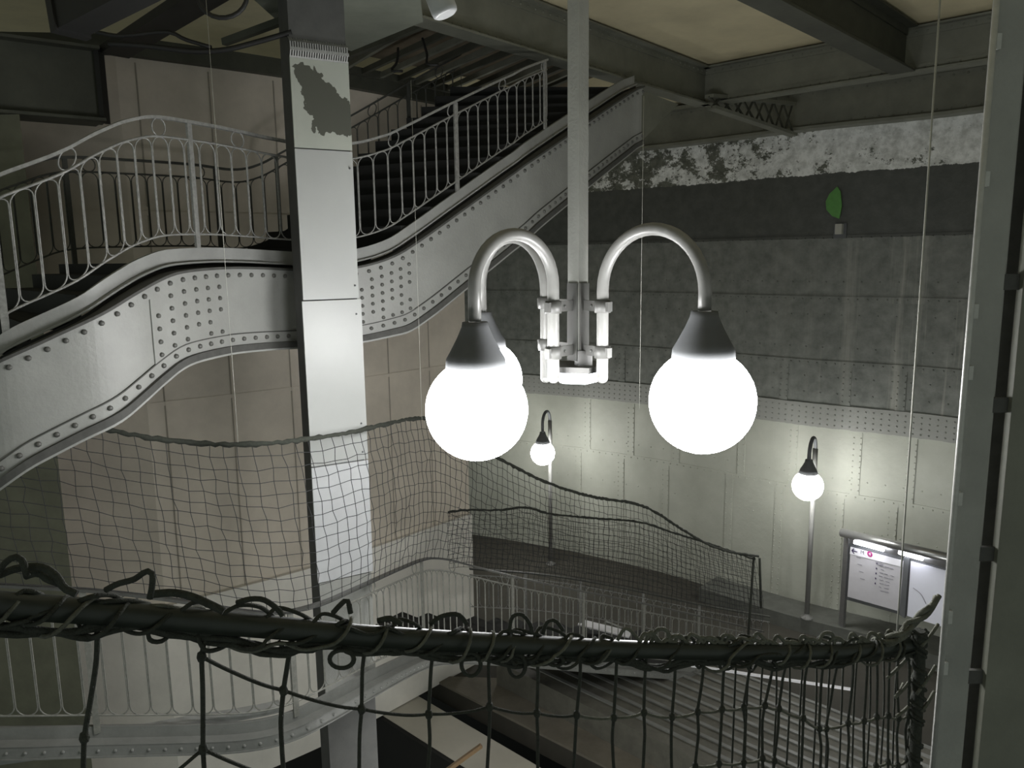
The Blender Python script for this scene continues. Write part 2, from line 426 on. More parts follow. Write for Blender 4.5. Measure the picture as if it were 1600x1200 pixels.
# lattice bracket between the beam node and the ring beam
t = thing('lattice_bracket', (nd.x, nd.y, 9.2), 'open lattice bracket joining the roof beams to the far wall', 'bracket')
e0 = P(1108, 150, 12.5); e1 = P(1238, 163, 14.1); f0 = P(1112, 168, 12.5); f1 = P(1240, 211, 14.1)
MB().bar(e0, e1, .16, .05).obj('top_chord', M_beam, t); MB().bar(f0, f1, .16, .05).obj('bottom_chord', M_beam, t)
mb = MB(); n = 8
for i in range(n):
    for a, b in (((i)/n, (i+1)/n), ((i+1)/n, i/n)): mb.bar(e0.lerp(e1, a), f0.lerp(f1, b), .02, .035)
mb.obj('lattice', M_beamd, t)
# dark beams upper left
k0 = PZ(-60, 172, 8.5); k1 = PZ(163, 190, 8.5)
t = thing('boxed_beam', (k1.x, k1.y, 8.5), 'big dark boxed beam entering at the upper left edge', 'beam')
MB().prism([k0-(k1-k0)*.6, k1, k1+Vector((-.25,.3,0)), k0-(k1-k0)*.6+Vector((-.25,.3,0))], 8.5, 9.22).obj('face', M_beamd, t)
mf = MB().bar(k0+Vector((0,0,.0)), k1, .3, .03); mf.bar(k0+Vector((0,0,.72)), k1+Vector((0,0,.72)), .3, .03); mf.obj('flange', M_beamd, t)
MB().bar(k1+Vector((.02,-.02,-.02)), k1+Vector((.02,-.02,.74)), .12, .05, up=Vector((1,0,0))).obj('end_angle', M_black, t)
g0 = k1+Vector((.02,.0,.45)); g1 = PZ(300, -12, 9.2)
o = MB().prism([g0, g1+(g1-g0)*.8, g1+(g1-g0)*.8+Vector((.2,.22,0)), g0+Vector((.2,.22,0))], 9.19, 9.27).obj('cross_girder', M_black)
tag(o, 'black cross girder running from the boxed beam up to the top edge', 'beam')
# duct
a = P(104, 28, 5.2); b = P(290, -70, 4.6)
t = thing('air_duct', a, 'short black square duct end hanging at the top left', 'duct')
MB().bar(a, b, .20, .20).obj('duct', M_black, t)
MB().bar(a-(b-a).normalized()*.01, a+(b-a).normalized()*.05, .23, .23).obj('collar', M_black, t)
# soffit plate at the head of the pillar
o = MB().prism(pxpoly([(330,-60),(455,52),(549,80),(661,34),(650,-60)], 9.2), 9.2, 9.26).obj('soffit_plate', M_slab)
tag(o, 'grey green soffit plate meeting the top of the clad pillar', 'plate')
# grating: underside of the landing above
q = 9.5
A = PZ(549, 82, q); B = PZ(662, 36, q); C = PZ(905, 112, q); E = PZ(520, 104, q); D = PZ(800, 158, q)
t = thing('grating_frame', E, 'framed soffit of open slats above the upper flight', 'grating')
mf = MB()
for p, r in ((A, B), (E, D), (A, E), (D, C)): mf.bar(p, r, .07, .1)
mf.obj('frame', M_beamd, t)
MB().prism([A, B, C+(C-B)*.35, D+(D-E)*.25, E], 9.72, 9.76).obj('backing_board', M_backing, t)
for k in range(11):
    f = (k+.5)/11
    p = E.lerp(D, f); r_ = B.lerp(C, f) if f > .12 else A.lerp(B, .8)
    MB().bar(p, r_, .05, .07).obj('slat', M_beamd if k % 2 else M_beam, t)
for lab_i, (a, b) in enumerate((((622,75),(612,110)), ((660,60),(668,100)))):
    a = P(a[0], a[1], 8.9); b = P(b[0], b[1], 8.7)
    tag(MB().tube(smooth([a, (a+b)/2+Vector((.02,0,-.03)), b, b+Vector((.12,0,-.01))], .03), .014, 6).obj('drooping_cable', M_black),
        'short black cable end hooked below the slatted soffit, ' + ('the one nearer the pillar' if lab_i == 0 else 'the one farther from the pillar'), 'cable')

# ------------------------------------------------------------------ railing and girder builders
def railing(name, base, height, label, m_bal, m_top, m_mid, spacing=.16, posts=(), group=None, circ=3, rb=.0055, lo=.11, drop=.14, off=0.0, n_loops=95):
    """base: floor line path; height(f) -> rail height at fraction f"""
    t = thing(name, base[0].copy(), label, 'railing', group)
    h = height if callable(height) else (lambda f: height)
    L = length(base); N = len(base)
    H = lambda f, k: at(base, f)+Vector((0,0,k*h(f)))
    top = [H(i/(N-1), 1.0) for i in range(N)]; midk = 1-drop; lok = lo
    tb = MB(); tb.strip(top, -.012, .012, -.022, .022); tb.obj('handrail', m_top, t)
    MB().tube([H(i/(N-1), midk) for i in range(N)], .010, 6).obj('middle_rail', m_mid, t)
    MB().tube([H(i/(N-1), lok) for i in range(N)], .009, 6).obj('bottom_rail', m_mid, t)
    n = max(2, int(L/spacing)); n = min(n, n_loops)
    for i in range(n):
        f0 = i/n; f1 = (i+1)/n; p0 = at(base, f0); p1 = at(base, f1); fm = (f0+f1)/2; hh = h(fm)
        w_ = (p1-p0)/2; c = (p0+p1)/2; hw = Vector((w_.x, w_.y, 0)).length
        zl = lok*hh; zh = midk*hh; pts = []
        for k in range(9):
            a = math.pi*k/8; pts.append(c+w_*math.cos(a)*.94+Vector((0,0,zh-hw*.95+hw*.92*math.sin(a))))
        for k in range(9):
            a = math.pi*k/8; pts.append(c-w_*math.cos(a)*.94+Vector((0,0,zl+hw*.95-hw*.92*math.sin(a))))
        MB().tube(pts, rb, 5, closed=True).obj('baluster', m_bal, t)
        if circ and i % (circ*2+1) == circ:
            r = drop*hh*.48; td = w_.normalized(); cc = c+Vector((0,0,(1-drop/2)*hh))
            MB().tube([cc+td*r*math.cos(2*math.pi*k/16)+Vector((0,0,r*math.sin(2*math.pi*k/16))) for k in range(16)], .006, 5, closed=True).obj('ring', m_mid, t)
    for f in posts:
        p = at(base, f); q_ = at(base, min(1, f+.01))-at(base, max(0, f-.01)); an = math.atan2(q_.y, q_.x)
        MB().box(p+Vector((0,0,h(f)/2-.03)), (.045, .022, h(f)+.04), an).obj('post', m_mid, t)
    return t
def frac_px(path, px):                                # fraction of the path where it passes a pixel column
    best = 0; bd = 1e9; Ri = CM.to_3x3().inverted()
    for i, p in enumerate(path):
        v = Ri @ (p-Vector((0,0,CZ)))
        if v.z > -.1: continue
        x = 800+F*v.x/-v.z
        if abs(x-px) < bd: bd = abs(x-px); best = i/(len(path)-1)
    return best

def girder(name, top, label, vh, m, rows=.13, rr=.02, splice=(), ft=.09):
    t = thing(name, top[0].copy(), label, 'girder')
    N = len(top); sl = []
    for i in range(N):
        d = top[min(i+2, N-1)]-top[max(i-2, 0)]; sl.append(d.length/max(1e-6, Vector((d.x, d.y, 0)).length))
    bot = [top[i]-Vector((0,0,vh*sl[i])) for i in range(N)]
    A = offset(top, 0)
    nn = normals(top)
    def sheet(mb, k0, k1, o0, o1):                   # plate between fractions of the height
        vs = []; fs = []
        for i in range(N):
            a = top[i].lerp(bot[i], k0); b = top[i].lerp(bot[i], k1)
            vs += [a+nn[i]*o0, b+nn[i]*o0, b+nn[i]*o1, a+nn[i]*o1]
        for i in range(N-1):
            for k in range(4):
                l = (k+1) % 4; fs.append((4*i+k, 4*i+l, 4*i+4+l, 4*i+4+k))
        fs += [(0,3,2,1), (4*N-4, 4*N-3, 4*N-2, 4*N-1)]
        mb.add(vs, fs); return mb
    e = .02/vh; k0_ = ft/vh
    ll = sheet(MB(), 1.0, 1.085, -.05, .0); sheet(ll, 1-k0_-.014, 1-k0_, -.016, .0); ll.obj('lower_lip', M_cold, t); sheet(MB(), 1.085, 1.11, -.05, .0).obj('edge_strip', m, t)  # dark lower lip paints in the shade on the flange face
    sheet(MB(), 0, 1, 0, .012).obj('web', m, t)
    k = ft/vh
    def riv(mb, kk, off, step):
        pr = resample(top, step)
        for j in range(len(pr)):
            f = j/(len(pr)-1); a = at(top, f).lerp(at(bot, f), kk); mb.rivet(a+at(nn, f)*(-off), -at(nn, f), rr)
        return mb
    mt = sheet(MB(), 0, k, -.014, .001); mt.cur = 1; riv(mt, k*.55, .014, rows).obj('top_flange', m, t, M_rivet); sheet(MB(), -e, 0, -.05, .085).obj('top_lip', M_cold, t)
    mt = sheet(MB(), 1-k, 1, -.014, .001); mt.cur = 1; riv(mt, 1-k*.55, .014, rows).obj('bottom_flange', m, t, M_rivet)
    for f0, f1, nx, ny in splice:
        ms = MB(); i0 = int(f0*(N-1)); i1 = int(f1*(N-1)); vs = []; fs = []
        for i in range(i0, i1+1):
            a = top[i].lerp(bot[i], k); b = top[i].lerp(bot[i], 1-k)
            vs += [a-nn[i]*.012, b-nn[i]*.012, b, a]
        for i in range(i1-i0):
            for q_ in range(4):
                l = (q_+1) % 4; fs.append((4*i+q_, 4*i+l, 4*i+4+l, 4*i+4+q_))
        fs += [(0,3,2,1), tuple(len(vs)-4+j for j in range(4))]
        ms.add(vs, fs); ms.cur = 1
        for a in range(nx):
            for b in range(ny):
                f = f0+(f1-f0)*(a+.5)/nx; kk = k+(1-2*k)*(b+.55+(.0 if a % 2 else .0))/ny
                if (a*7+b*3) % 11 == 0: continue
                ms.rivet(at(top, f).lerp(at(bot, f), kk)-at(nn, f)*.012, -at(nn, f), rr*.95)
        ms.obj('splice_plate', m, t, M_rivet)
    return t, bot

# ------------------------------------------------------------------ upper staircase
G = smooth([P(*p) for p in [(-150,650,4.95),(-60,602,5.0),(0,567,5.05),(75,532,5.2),(150,496,5.38),(205,462,5.6),(244,440,5.8),(281,427,6.0),(345,421,6.42),(400,421,6.75),(450,423,7.05),
      (510,424,7.36),(564,418,7.5),(612,403,7.65),(650,380,7.8),(710,337,8.1),(800,272,8.65),(851,236,9.05),(974,152,10.6),(1003,137,10.93)]], .06)
sp0 = frac_px(G, 229); sp1 = frac_px(G, 346); sp2 = frac_px(G, 566); sp3 = frac_px(G, 640)
gt, GB = girder('stair_girder', G, 'pale riveted girder under the near side of the upper staircase', .64, M_girder, .125, .021,
                [(sp0, sp1, 6, 5), (sp2-.01, sp3, 6, 6)])
g3 = [P(1001,140,10.92), P(1060,163,11.6), P(1001,222,10.92)]; gn = Vector((-.66,.75,0))*.03
MB().add(g3+[p+gn for p in g3], [(0,1,2),(5,4,3),(0,3,4,1),(1,4,5,2),(2,5,3,0)]).obj('end_gusset', M_beam, gt)
# inner stringer
GS = offset(G, .14)
t = thing('stair_stringer', GS[0].copy(), 'light grey curved stringer just above the riveted upper girder', 'stringer')
MB().strip(up(GS, .07), 0, .11, -.015, .015).obj('stringer_plate', M_stringer, t)
MB().strip(up(GS, .055), 0, .015, -.06, .05).obj('lower_lip', M_stringer, t)
MB().strip(up(offset(G, .10), -.03), -.04, .07, .0, .02).obj('shadow_gap_plate', M_black, t)  # black plate stands in for the shade in the gap
# near railing
NR = resample(up(GS, .18), .05)
iN = int(frac_px(NR, 858)*(len(NR)-1))
NRc = NR[:iN]
pst = [frac_px(NRc, x) for x in (5, 306, 515, 714, 852)]
f7 = frac_px(NRc, 600)
nh = lambda f: .99 if f < f7 else .99-.24*(f-f7)/(1-f7)
railing('stair_railing', NRc, nh, 'near railing of the upper staircase, pale rods lit by the lamps', M_rail, M_rail, M_rail, .16, pst, circ=2)
# far railing of the same stair
RT = smooth([P(*p) for p in [(-120,318,6.6),(-40,288,7.2),(30,262,7.5),(95,246,7.8),(200,250,8.3),(300,257,8.8),(365,265,9.1),(405,257,9.2),(450,233,9.3),(550,180,9.7),(643,127,10.2),(720,85,10.7)]], .06)
RB_ = up(RT, -1.0)
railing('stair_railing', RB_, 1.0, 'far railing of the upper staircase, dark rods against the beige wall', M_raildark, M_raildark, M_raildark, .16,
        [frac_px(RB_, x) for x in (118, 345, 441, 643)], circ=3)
# steps and landing
def flight(name, near, far, label, zoff=0.0, m=M_step, rise=.16, thick=.05):
    t = thing(name, near[0].copy(), label, 'stairs')
    dz = near[-1].z-near[0].z; n = max(3, int(abs(dz)/rise))
    for k in range(n):
        f0 = k/n; f1 = (k+1)/n; a = at(near, f0); b = at(near, f1); c = at(far, f1); d = at(far, f0)
        z = max(a.z, b.z)+zoff; z2 = min(a.z, b.z)+zoff
        mb = MB().prism([a, b, c, d], z-thick, z)
        lo_ = (a, d) if dz > 0 else (b, c)
        mb.bar(Vector((lo_[0].x, lo_[0].y, (z+z2)/2)), Vector((lo_[1].x, lo_[1].y, (z+z2)/2)), .02, abs(z-z2))
        mb.obj('step', m, t)
    return t
NI = offset(G, .17)
fa = frac_px(NI, -100); fb = frac_px(NI, 245); fc = frac_px(NI, 575); fd = frac_px(NI, 975)
cut = lambda path, a, b: resample(path[int(a*(len(path)-1)):int(b*(len(path)-1))+1], n=60)
def rearof(path, w_): return offset(path, w_)
Rin = offset(RB_, -.05)
ra = frac_px(Rin, -100); rb_ = frac_px(Rin, 95); rc = frac_px(Rin, 385)
flight('lower_flight', cut(NI, fa, fb), cut(Rin, ra, rb_), 'dark steps climbing from the left edge to the upper landing', .0)
nl = cut(NI, fb, fc); rl = cut(Rin, rb_, rc)
zl = 7.0
tag(MB().prism([Vector((p.x, p.y, 0)) for p in nl]+[Vector((p.x, p.y, 0)) for p in rl[::-1]], zl-.1, zl).obj('stair_landing', M_step), 'dark landing floor between the two upper flights', 'landing')
nr = cut(NI, fc, fd); rr_ = cut(Rin, rc, 1.0)
flight('upper_flight', nr, rr_, 'dark steps climbing right from the landing towards the ceiling', .02)
tag(MB().strip(rr_, -.25, .12, .0, .03).obj('far_stringer', M_step), 'dark stringer on the far side of the upper right flight', 'stringer')

# ------------------------------------------------------------------ clad pillar
pc = P(506, 405, 6.83); TH = math.radians(30)
pf = Vector((math.sin(TH), -math.cos(TH), 0)); ps = Vector((math.cos(TH), math.sin(TH), 0))
pw = .49; pdp = .30
zf = lambda y: P(520, y, 6.70).z
t = thing('clad_pillar', (pc.x, pc.y, 1.5), 'tall square pillar clad in pale grey sheet, standing left of the lamps', 'pillar')
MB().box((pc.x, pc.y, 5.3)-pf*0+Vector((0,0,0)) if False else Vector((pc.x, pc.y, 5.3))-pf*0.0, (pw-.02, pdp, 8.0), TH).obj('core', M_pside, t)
def panel(name, y0, y1, m, dx=0.0, th=.02, wd=pw, uv=False):
    z0, z1 = sorted((zf(y0), zf(y1))); c = Vector((pc.x, pc.y, (z0+z1)/2))+pf*(pdp/2+th/2+dx)
    mb = MB().box(c, (wd, th, z1-z0), TH); o = mb.obj(name, m, t)
    if uv:
        ul = o.data.uv_layers.new(name='UVMap')
        for lp in o.data.loops:
            q_ = o.data.vertices[lp.vertex_index].co; s_ = (q_-Vector((pc.x, pc.y, 0))).dot(ps)/wd+.5
            ul.data[lp.index].uv = (s_, (q_.z-z0)/(z1-z0))
    return o, z0, z1
panel('patched_panel', 95, 233, M_patch, uv=True)
panel('upper_panel', 235, 467, M_pillar)
panel('middle_panel', 469, 722, M_pillar, .012, wd=pw+.03)
panel('lower_panel', 724, 900, M_white, .012, wd=pw+.03)  # whiter colour paints in the light on this section
o, z0, z1 = panel('foot_panel', 902, 1085, M_col, .0)
ms = MB()
for z in (zf(447), zf(492), zf(665), zf(262), zf(710)):
    ms.rivet(Vector((pc.x, pc.y, z))+pf*(pdp/2+.034)+ps*(pw/2-.035), pf, .009)
ms.obj('screw', M_cap, t)
# perforated curled strip at the head
mp_ = MB(); z1 = zf(95); prof = [(0.0, -.01), (.035, .05), (.03, .12), (-.04, .18), (-.14, .215)]
nc = 24
for i in range(len(prof)-1):
    a0, h0 = prof[i]; a1_, h1 = prof[i+1]
    for c_ in range(nc):
        for piece in range(2):
            u0 = (c_+(0 if piece == 0 else .55))/nc; u1 = (c_+(.55 if piece == 0 else 1))/nc
            k0_, k1_ = (0, 1) if piece == 0 else (0.0, .38)
            def pt(u_, k_): 
                return Vector((pc.x, pc.y, z1+h0+(h1-h0)*k_))+pf*(pdp/2+.012+a0+(a1_-a0)*k_)+ps*((u_-.5)*pw)
            v4 = [pt(u0, k0_), pt(u1, k0_), pt(u1, k1_), pt(u0, k1_)]
            mp_.add(v4+[v-pf*.003 for v in v4], [(0,1,2,3),(7,6,5,4),(0,4,5,1),(1,5,6,2),(2,6,7,3),(3,7,4,0)])
mp_.obj('perforated_strip', M_stringer, t)

# ------------------------------------------------------------------ chandelier
def V3(px, d, z): q_ = P(px, 403, d); return Vector((q_.x, d, z))
pxy = P(903, 450, 4.6)
t = thing('globe_chandelier', (pxy.x, 4.6, 6.3), 'three armed lamp with big glowing opal globes hanging on a square grey post', 'lamp')
m_ = MB().box((pxy.x, 4.6, 8.2), (.085, .085, 3.62), math.radians(45)); m_.obj('post', M_col, t)
m_ = MB()
for sg in (1, -1): m_.box((pxy.x+.035*sg, 4.6-.035, 6.62), (.075, .012, .46), math.radians(45)*sg)
m_.obj('web_plate', M_clamp, t)
AR = [((865, 590), 4.42, (745, 640), 4.05, 7.128), ((941, 590), 4.42, (1097, 627), 3.95, 7.145), ((853, 590), 4.85, (755, 592), 5.35, 7.13)]
for (ppx, pd, gpx, gd, ztop) in AR:
    b = P(ppx[0], ppx[1], pd); g = P(gpx[0], gpx[1], gd); R = .275
    q0 = Vector((b.x, b.y, 0)); q1 = Vector((g.x, g.y, 0)); r = (q1-q0).length/2; d = (q1-q0).normalized(); cz = ztop-r
    zcap = g.z+R*.93
    pts = [Vector((b.x, b.y, b.z)), Vector((b.x, b.y, (b.z+cz)/2))]
    for k in range(21):
        a = math.pi*k/20; pts.append(q0+d*(r-r*math.cos(a))+Vector((0,0,cz+r*math.sin(a))))
    pts.append(Vector((g.x, g.y, zcap+.17)))
    arm = MB().tube(pts, .034, 16).obj('arm', M_pole, t)
    MB().sphere((b.x, b.y, b.z), .0345, 16, 8).obj('arm_end', M_pole, arm)
    MB().lathe((g.x, g.y, zcap), [(.004,.215),(.068,.215),(.072,.19),(.098,.13),(.135,.06),(.158,.02),(.164,-.035),(.15,-.035)], 28).obj('cap', M_cap, arm)
    MB().sphere((g.x, g.y, g.z), R, 48, 24).obj('globe', M_globe, arm)
    for y in (478, 548):
        z = P(903, y, 4.5).z; c = Vector((b.x, b.y, z))
        mb = MB().lathe(c, [(.034,-.035),(.047,-.035),(.047,.035),(.034,.035)], 16)
        pcv = Vector((pxy.x, 4.6, z)); mb.bar(c, pcv, .012, .06)
        dd = (c-pcv).normalized(); mb.bar(c+dd*.04, c+dd*.062, .035, .055)
        mb.rivet(c.lerp(pcv, .45)-Vector((0,.01,0)), (0,-1,0), .01)
        mb.obj('clamp', M_clamp, arm)
zb = P(903, 582, 4.5).z
mb = MB()
pg = [(-.135,-.11),(-.16,-.04),(-.16,.12),(-.1,.18),(.1,.18),(.16,.12),(.16,-.04),(.05,-.17)]
mb.prism([(pxy.x+a, 4.6+b) for a, b in pg], zb+.0, zb+.035); mb.obj('tray', M_clamp, t)
mb = MB(); pr = [(pxy.x+a*.95, 4.6+b*.95) for a, b in pg]; pr2 = [(pxy.x+a*.7, 4.6+b*.7) for a, b in pg]; n = len(pr)
mb.add([(x, y, zb-.003) for x, y in pr]+[(x, y, zb-.07) for x, y in pr2], [tuple(range(n)), tuple(range(n, 2*n))]+[(k, (k+1) % n, n+(k+1) % n, n+k) for k in range(n)])
mb.obj('diffuser', M_cool, t)
MB().box((pxy.x+.03, 4.56, zb+.08), (.09, .06, .09), .3).obj('ballast_box', M_clamp, t)

# ------------------------------------------------------------------ wall lamps on poles
def pole_lamp(gpx, gd, ppx, pd, ytop, R, label, foot=0.0, g=None, pb=None):
    g = g or P(gpx[0], gpx[1], gd); pb = pb or P(ppx, 800, pd)
    t = thing('pole_lamp', (pb.x, pb.y, foot), label, 'lamp', None)
    zt = P(ppx, ytop, pd).z if ytop else g.z+.62
    MB().tube([(pb.x, pb.y, foot), (pb.x, pb.y, zt-.25)], .045, 12).obj('pole', M_pole, t)
    q0 = Vector((pb.x, pb.y, 0)); q1 = Vector((g.x, g.y, 0)); r = (q1-q0).length/2; d = (q1-q0).normalized(); cz = zt-r; pts = [q0+Vector((0,0,zt-.3-r))]
    for k in range(17):
        a = math.pi*k/16; pts.append(q0+d*(r-r*math.cos(a))+Vector((0,0,cz+r*math.sin(a))))
    pts.append(Vector((g.x, g.y, g.z+R+.15)))
    a_ = MB().tube(pts, .033, 12).obj('arm', M_cap, t)
    MB().lathe((g.x, g.y, g.z+R*.93), [(.004,.23),(.06,.23),(.07,.18),(.10,.12),(.14,.05),(.165,-.02),(.15,-.03)], 20).obj('cap', M_cap, a_)
    MB().sphere((g.x, g.y, g.z), R, 32, 16).obj('globe', M_globef, a_)
    MB().lathe((pb.x, pb.y, foot), [(.02,.0),(.11,.0),(.11,.03),(.05,.05),(.045,.1)], 16).obj('base', M_pole, t)
pole_lamp((848, 708), 16.4, 860, 16.85, 640, .265, 'pole lamp with glowing globe seen between the two big globes')
pole_lamp((1262, 759), 13.0, 1269, 13.45, 680, .262, 'pole lamp with glowing globe on the right beside the information board', foot=.285)
# two unseen lamps added below the frame to light lower walls and floor
pole_lamp(None, 0, 0, 0, 0, .262, 'unseen pole lamp added in the pit to light the lower walls', foot=-4.0, g=Vector((.2, 6.2, 1.4)), pb=Vector((.3, 6.6, 0)))
pole_lamp(None, 0, 0, 0, 0, .262, 'unseen pole lamp added behind the right column to light the lower floor', g=Vector((5.6, 7.6, 1.0)), pb=Vector((6.0, 7.8, 0)))

# ------------------------------------------------------------------ information board
L0 = P(1318, 985, 13.1); R0 = P(1500, 1030, 11.3); L0.z = R0.z = .28
bx = (R0-L0).normalized(); bn = Vector((bx.y, -bx.x, 0)); 
if bn.y > 0: bn = -bn
def bp(px, py):                                       # point on the board plane at a pixel
    r = ray(px, py); o_ = Vector((0,0,CZ)); k = (L0-o_).dot(bn)/r.dot(bn); return o_+r*k
t = thing('information_board', L0, 'steel framed transport map board with tube lights, half hidden by the right column', 'sign')
def quad(mb, c4, th=.02, fwd=0.0):
    v = [p+bn*fwd for p in c4]; return mb.add(v+[p-bn*th for p in v], [(0,1,2,3),(7,6,5,4),(0,4,5,1),(1,5,6,2),(2,6,7,3),(3,7,4,0)])
for px_ in (1315, 1500):
    a = bp(px_, 985 if px_ < 1400 else 1035); a.z = .27; b = bp(px_+3, 826 if px_ < 1400 else 862)
    MB().bar(a, Vector((a.x, a.y, b.z)), .07, .09, up=bx).obj('post', M_chrome, t)
a = bp(1322, 830); b = bp(1505, 873)
MB().tube([a+bn*.12, b+bn*.12], .075, 16).obj('canopy_tube', M_chrome, t)
mb = MB(); quad(mb, [bp(1327,836), bp(1500,880), bp(1500,893), bp(1327,849)], .03, .0); mb.obj('frame', M_chrome, t)
sh = MB(); quad(sh, [bp(1326,846), bp(1500,889), bp(1494,985), bp(1321,937)], .05, -.01); sh.obj('back_panel', M_cap, t)
for a, b in (((1341,845),(1386,857)), ((1411,861),(1447,871))):
    MB().tube([bp(*a)+bn*.10, bp(*b)+bn*.10], .035, 10).obj('tube_light', M_tube, t)
mp2 = MB(); quad(mp2, [bp(1330,855), bp(1413,877), bp(1406,955), bp(1325,932)], .02, .015); sheet = mp2.obj('map_sheet', M_paper, t)
hd = MB(); quad(hd, [bp(1330,854), bp(1413,876), bp(1412,886), bp(1329,865)], .01, .022); hd.obj('header_strip', M_head, t)
mb = MB(); quad(mb, [bp(1414,870), bp(1422,872), bp(1415,965), bp(1407,960)], .03, .03); mb.obj('mullion', M_cap, t)
ws = MB(); quad(ws, [bp(1424,877), bp(1500,897), bp(1493,985), bp(1418,962)], .02, .015); ws.obj('poster_sheet', M_paperw, t)
def text(s, px_, py_, size, m, name='lettering', fwd=.03):
    cu = bpy.data.curves.new(name, 'FONT'); cu.body = s; cu.size = size; cu.extrude = .001; cu.align_x = 'CENTER'; cu.align_y = 'CENTER'
    o = bpy.data.objects.new(name, cu); COL.objects.link(o); bpy.context.view_layer.update()
    me = bpy.data.meshes.new_from_object(o.evaluated_get(bpy.context.evaluated_depsgraph_get()))
    bpy.data.objects.remove(o); o = bpy.data.objects.new(name, me); COL.objects.link(o); me.materials.clear(); me.materials.append(m); o.parent = t
    o.matrix_parent_inverse = Matrix.Translation(-t.location)
    X = bx; Z = bn; Y = Z.cross(X)
    M4 = Matrix((X, Y, Z)).transposed().to_4x4(); M4.translation = bp(px_, py_)+bn*fwd; o.matrix_world = M4
    o.matrix_basis = M4
    return o
mk = MB(); a = bp(1332.5, 859.5)+bn*.028; b = bp(1341, 862)+bn*.028
mk.bar(a, b, .004, .016, up=Vector((0,0,1)))
mk.bar(a, bp(1336, 856.8)+bn*.028, .004, .016); mk.bar(a, bp(1336, 864.6)+bn*.028, .004, .016)
mk.obj('arrow', M_ink, t)
text('M', 1349, 862.5, .10, M_inkg)
c = bp(1360.5, 865.3)+bn*.026
mb = MB(); nn_ = 20; mb.add([c+bx*.052*math.cos(2*math.pi*k/nn_)+Vector((0,0,.052*math.sin(2*math.pi*k/nn_))) for k in range(nn_)], [tuple(range(nn_))]); mb.obj('line_badge', M_mag, t)
text('4', 1360.5, 865.3, .085, M_head, fwd=.029)
text('Ligne', 1376, 880, .075, M_inkg)
mk = MB()
random.seed(3)
for i in range(9):
    y = 886+i*5.6; n_ = random.randint(1, 3)
    for j in range(n_):
        x0 = 1374+j*8+random.random()*3; s_ = (x0-1330)*.265
        a = bp(x0, y-9+ (x0-1374)*.27); b = bp(x0+random.uniform(3, 7), y-9+(x0+5-1374)*.27)
        mk.bar(a+bn*.02, b+bn*.02, .003, .012)
    if i % 2: mk.bar(bp(1338+i, y-22)+bn*.02, bp(1345+i, y-20)+bn*.02, .003, .01)
mk.obj('fine_print', M_inkg, t)
mk = MB()
for i in range(5):
    q_ = bp(1371-i*.6, 880+i*7.8); mk.box(q_+bn*.02, (.018,.004,.03), math.atan2(bx.y, bx.x))
mk.obj('line_dots', M_ink, t)
MB().tube(smooth([bp(1428,918)+bn*.02, bp(1440,928)+bn*.02, bp(1448,943)+bn*.02], .02), .006, 5).obj('crease_mark', M_inkg, t)

# green leaf-shaped patch on the dark wall and the little bracket below it
def wallpt(px_, py_):
    best = None
    r = ray(px_, py_)
    for i in range(len(WP)-1):
        a, b = WP[i], WP[i+1]; den = r.x*(b.y-a.y)-r.y*(b.x-a.x)
        if abs(den) < 1e-9: continue
        k = (a.x*(b.y-a.y)-a.y*(b.x-a.x))/den; s_ = ((r.x*k-a.x)*(b.x-a.x)+(r.y*k-a.y)*(b.y-a.y))/((b-a).length**2)
        if k > 0 and -.01 <= s_ <= 1.01 and r.y*k > 3: best = Vector((r.x*k, r.y*k, CZ+r.z*k))
    return best
lf = [(1313,292),(1318,300),(1320,322),(1316,342),(1305,338),(1296,328),(1295,315),(1301,303)]
c0 = wallpt(1308, 318); wn = -at(normals(WP), 0); nl_ = (Vector((-.75,-.66,0))).normalized()
vs = [wallpt(*p)+nl_*.10 for p in lf]; n = len(vs)
mb = MB().add(vs+[v+nl_*.015 for v in vs], [tuple(range(n)), tuple(range(n, 2*n))]+[(k, (k+1) % n, n+(k+1) % n, n+k) for k in range(n)])
tag(mb.obj('green_patch', M_green), 'small leaf shaped bright green patch on the dark upper far wall', 'plate')
q_ = wallpt(1314, 358)
t = thing('wall_bracket', q_, 'tiny grey bracket on the dark wall below the green patch', 'bracket')
MB().box(q_+nl_*.06, (.09,.12,.18), .75).obj('arm', M_wire, t); MB().box(q_+nl_*.02+Vector((0,0,-.03)), (.22,.03,.26), -.73).obj('backplate', M_cap, t)

# ------------------------------------------------------------------ lower staircase
LB = smooth([P(*p) for p in [(-160,1139,5.1),(-60,1139,5.2),(50,1138,5.3),(150,1136,5.45),(280,1134,5.65),(380,1130,5.78),(445,1117,5.9),(500,1092,6.1),(575,1052,6.6),(650,1018,7.7),(690,1012,8.4),(740,1012,9.0),(800,1016,9.5),(900,1026,10.4),(1000,1036,11.3),(1130,1046,12.2),(1190,1052,12.6)]], .06)
LT = smooth([P(*p) for p in [(-160,905,5.1),(-60,910,5.2),(50,915,5.3),(150,921,5.45),(280,935,5.65),(380,952,5.78),(445,958,5.9),(500,948,6.1),(575,914,6.6),(650,880,7.7),(690,872,8.4),(740,884,9.0),(800,900,9.5),(900,922,10.4),(1000,942,11.3),(1130,972,12.2),(1190,988,12.6)]], .06)
N_ = 200; LBr = resample(LB, n=N_)
def proj(p):
    v = CM.to_3x3().inverted() @ (p-Vector((0,0,CZ))); return 800+F*v.x/-v.z, 600-F*v.y/-v.z
LTx = [proj(p) for p in LT]
def lh(f):
    p = at(LBr, f); x, y = proj(p); j = min(range(len(LT)), key=lambda i: abs(LTx[i][0]-x)); return max(.5, LT[j].z-p.z)
hcache = [lh(i/(N_-1)) for i in range(N_)]
hcache = [sum(hcache[max(0, i-5):i+6])/len(hcache[max(0, i-5):i+6]) for i in range(N_)]
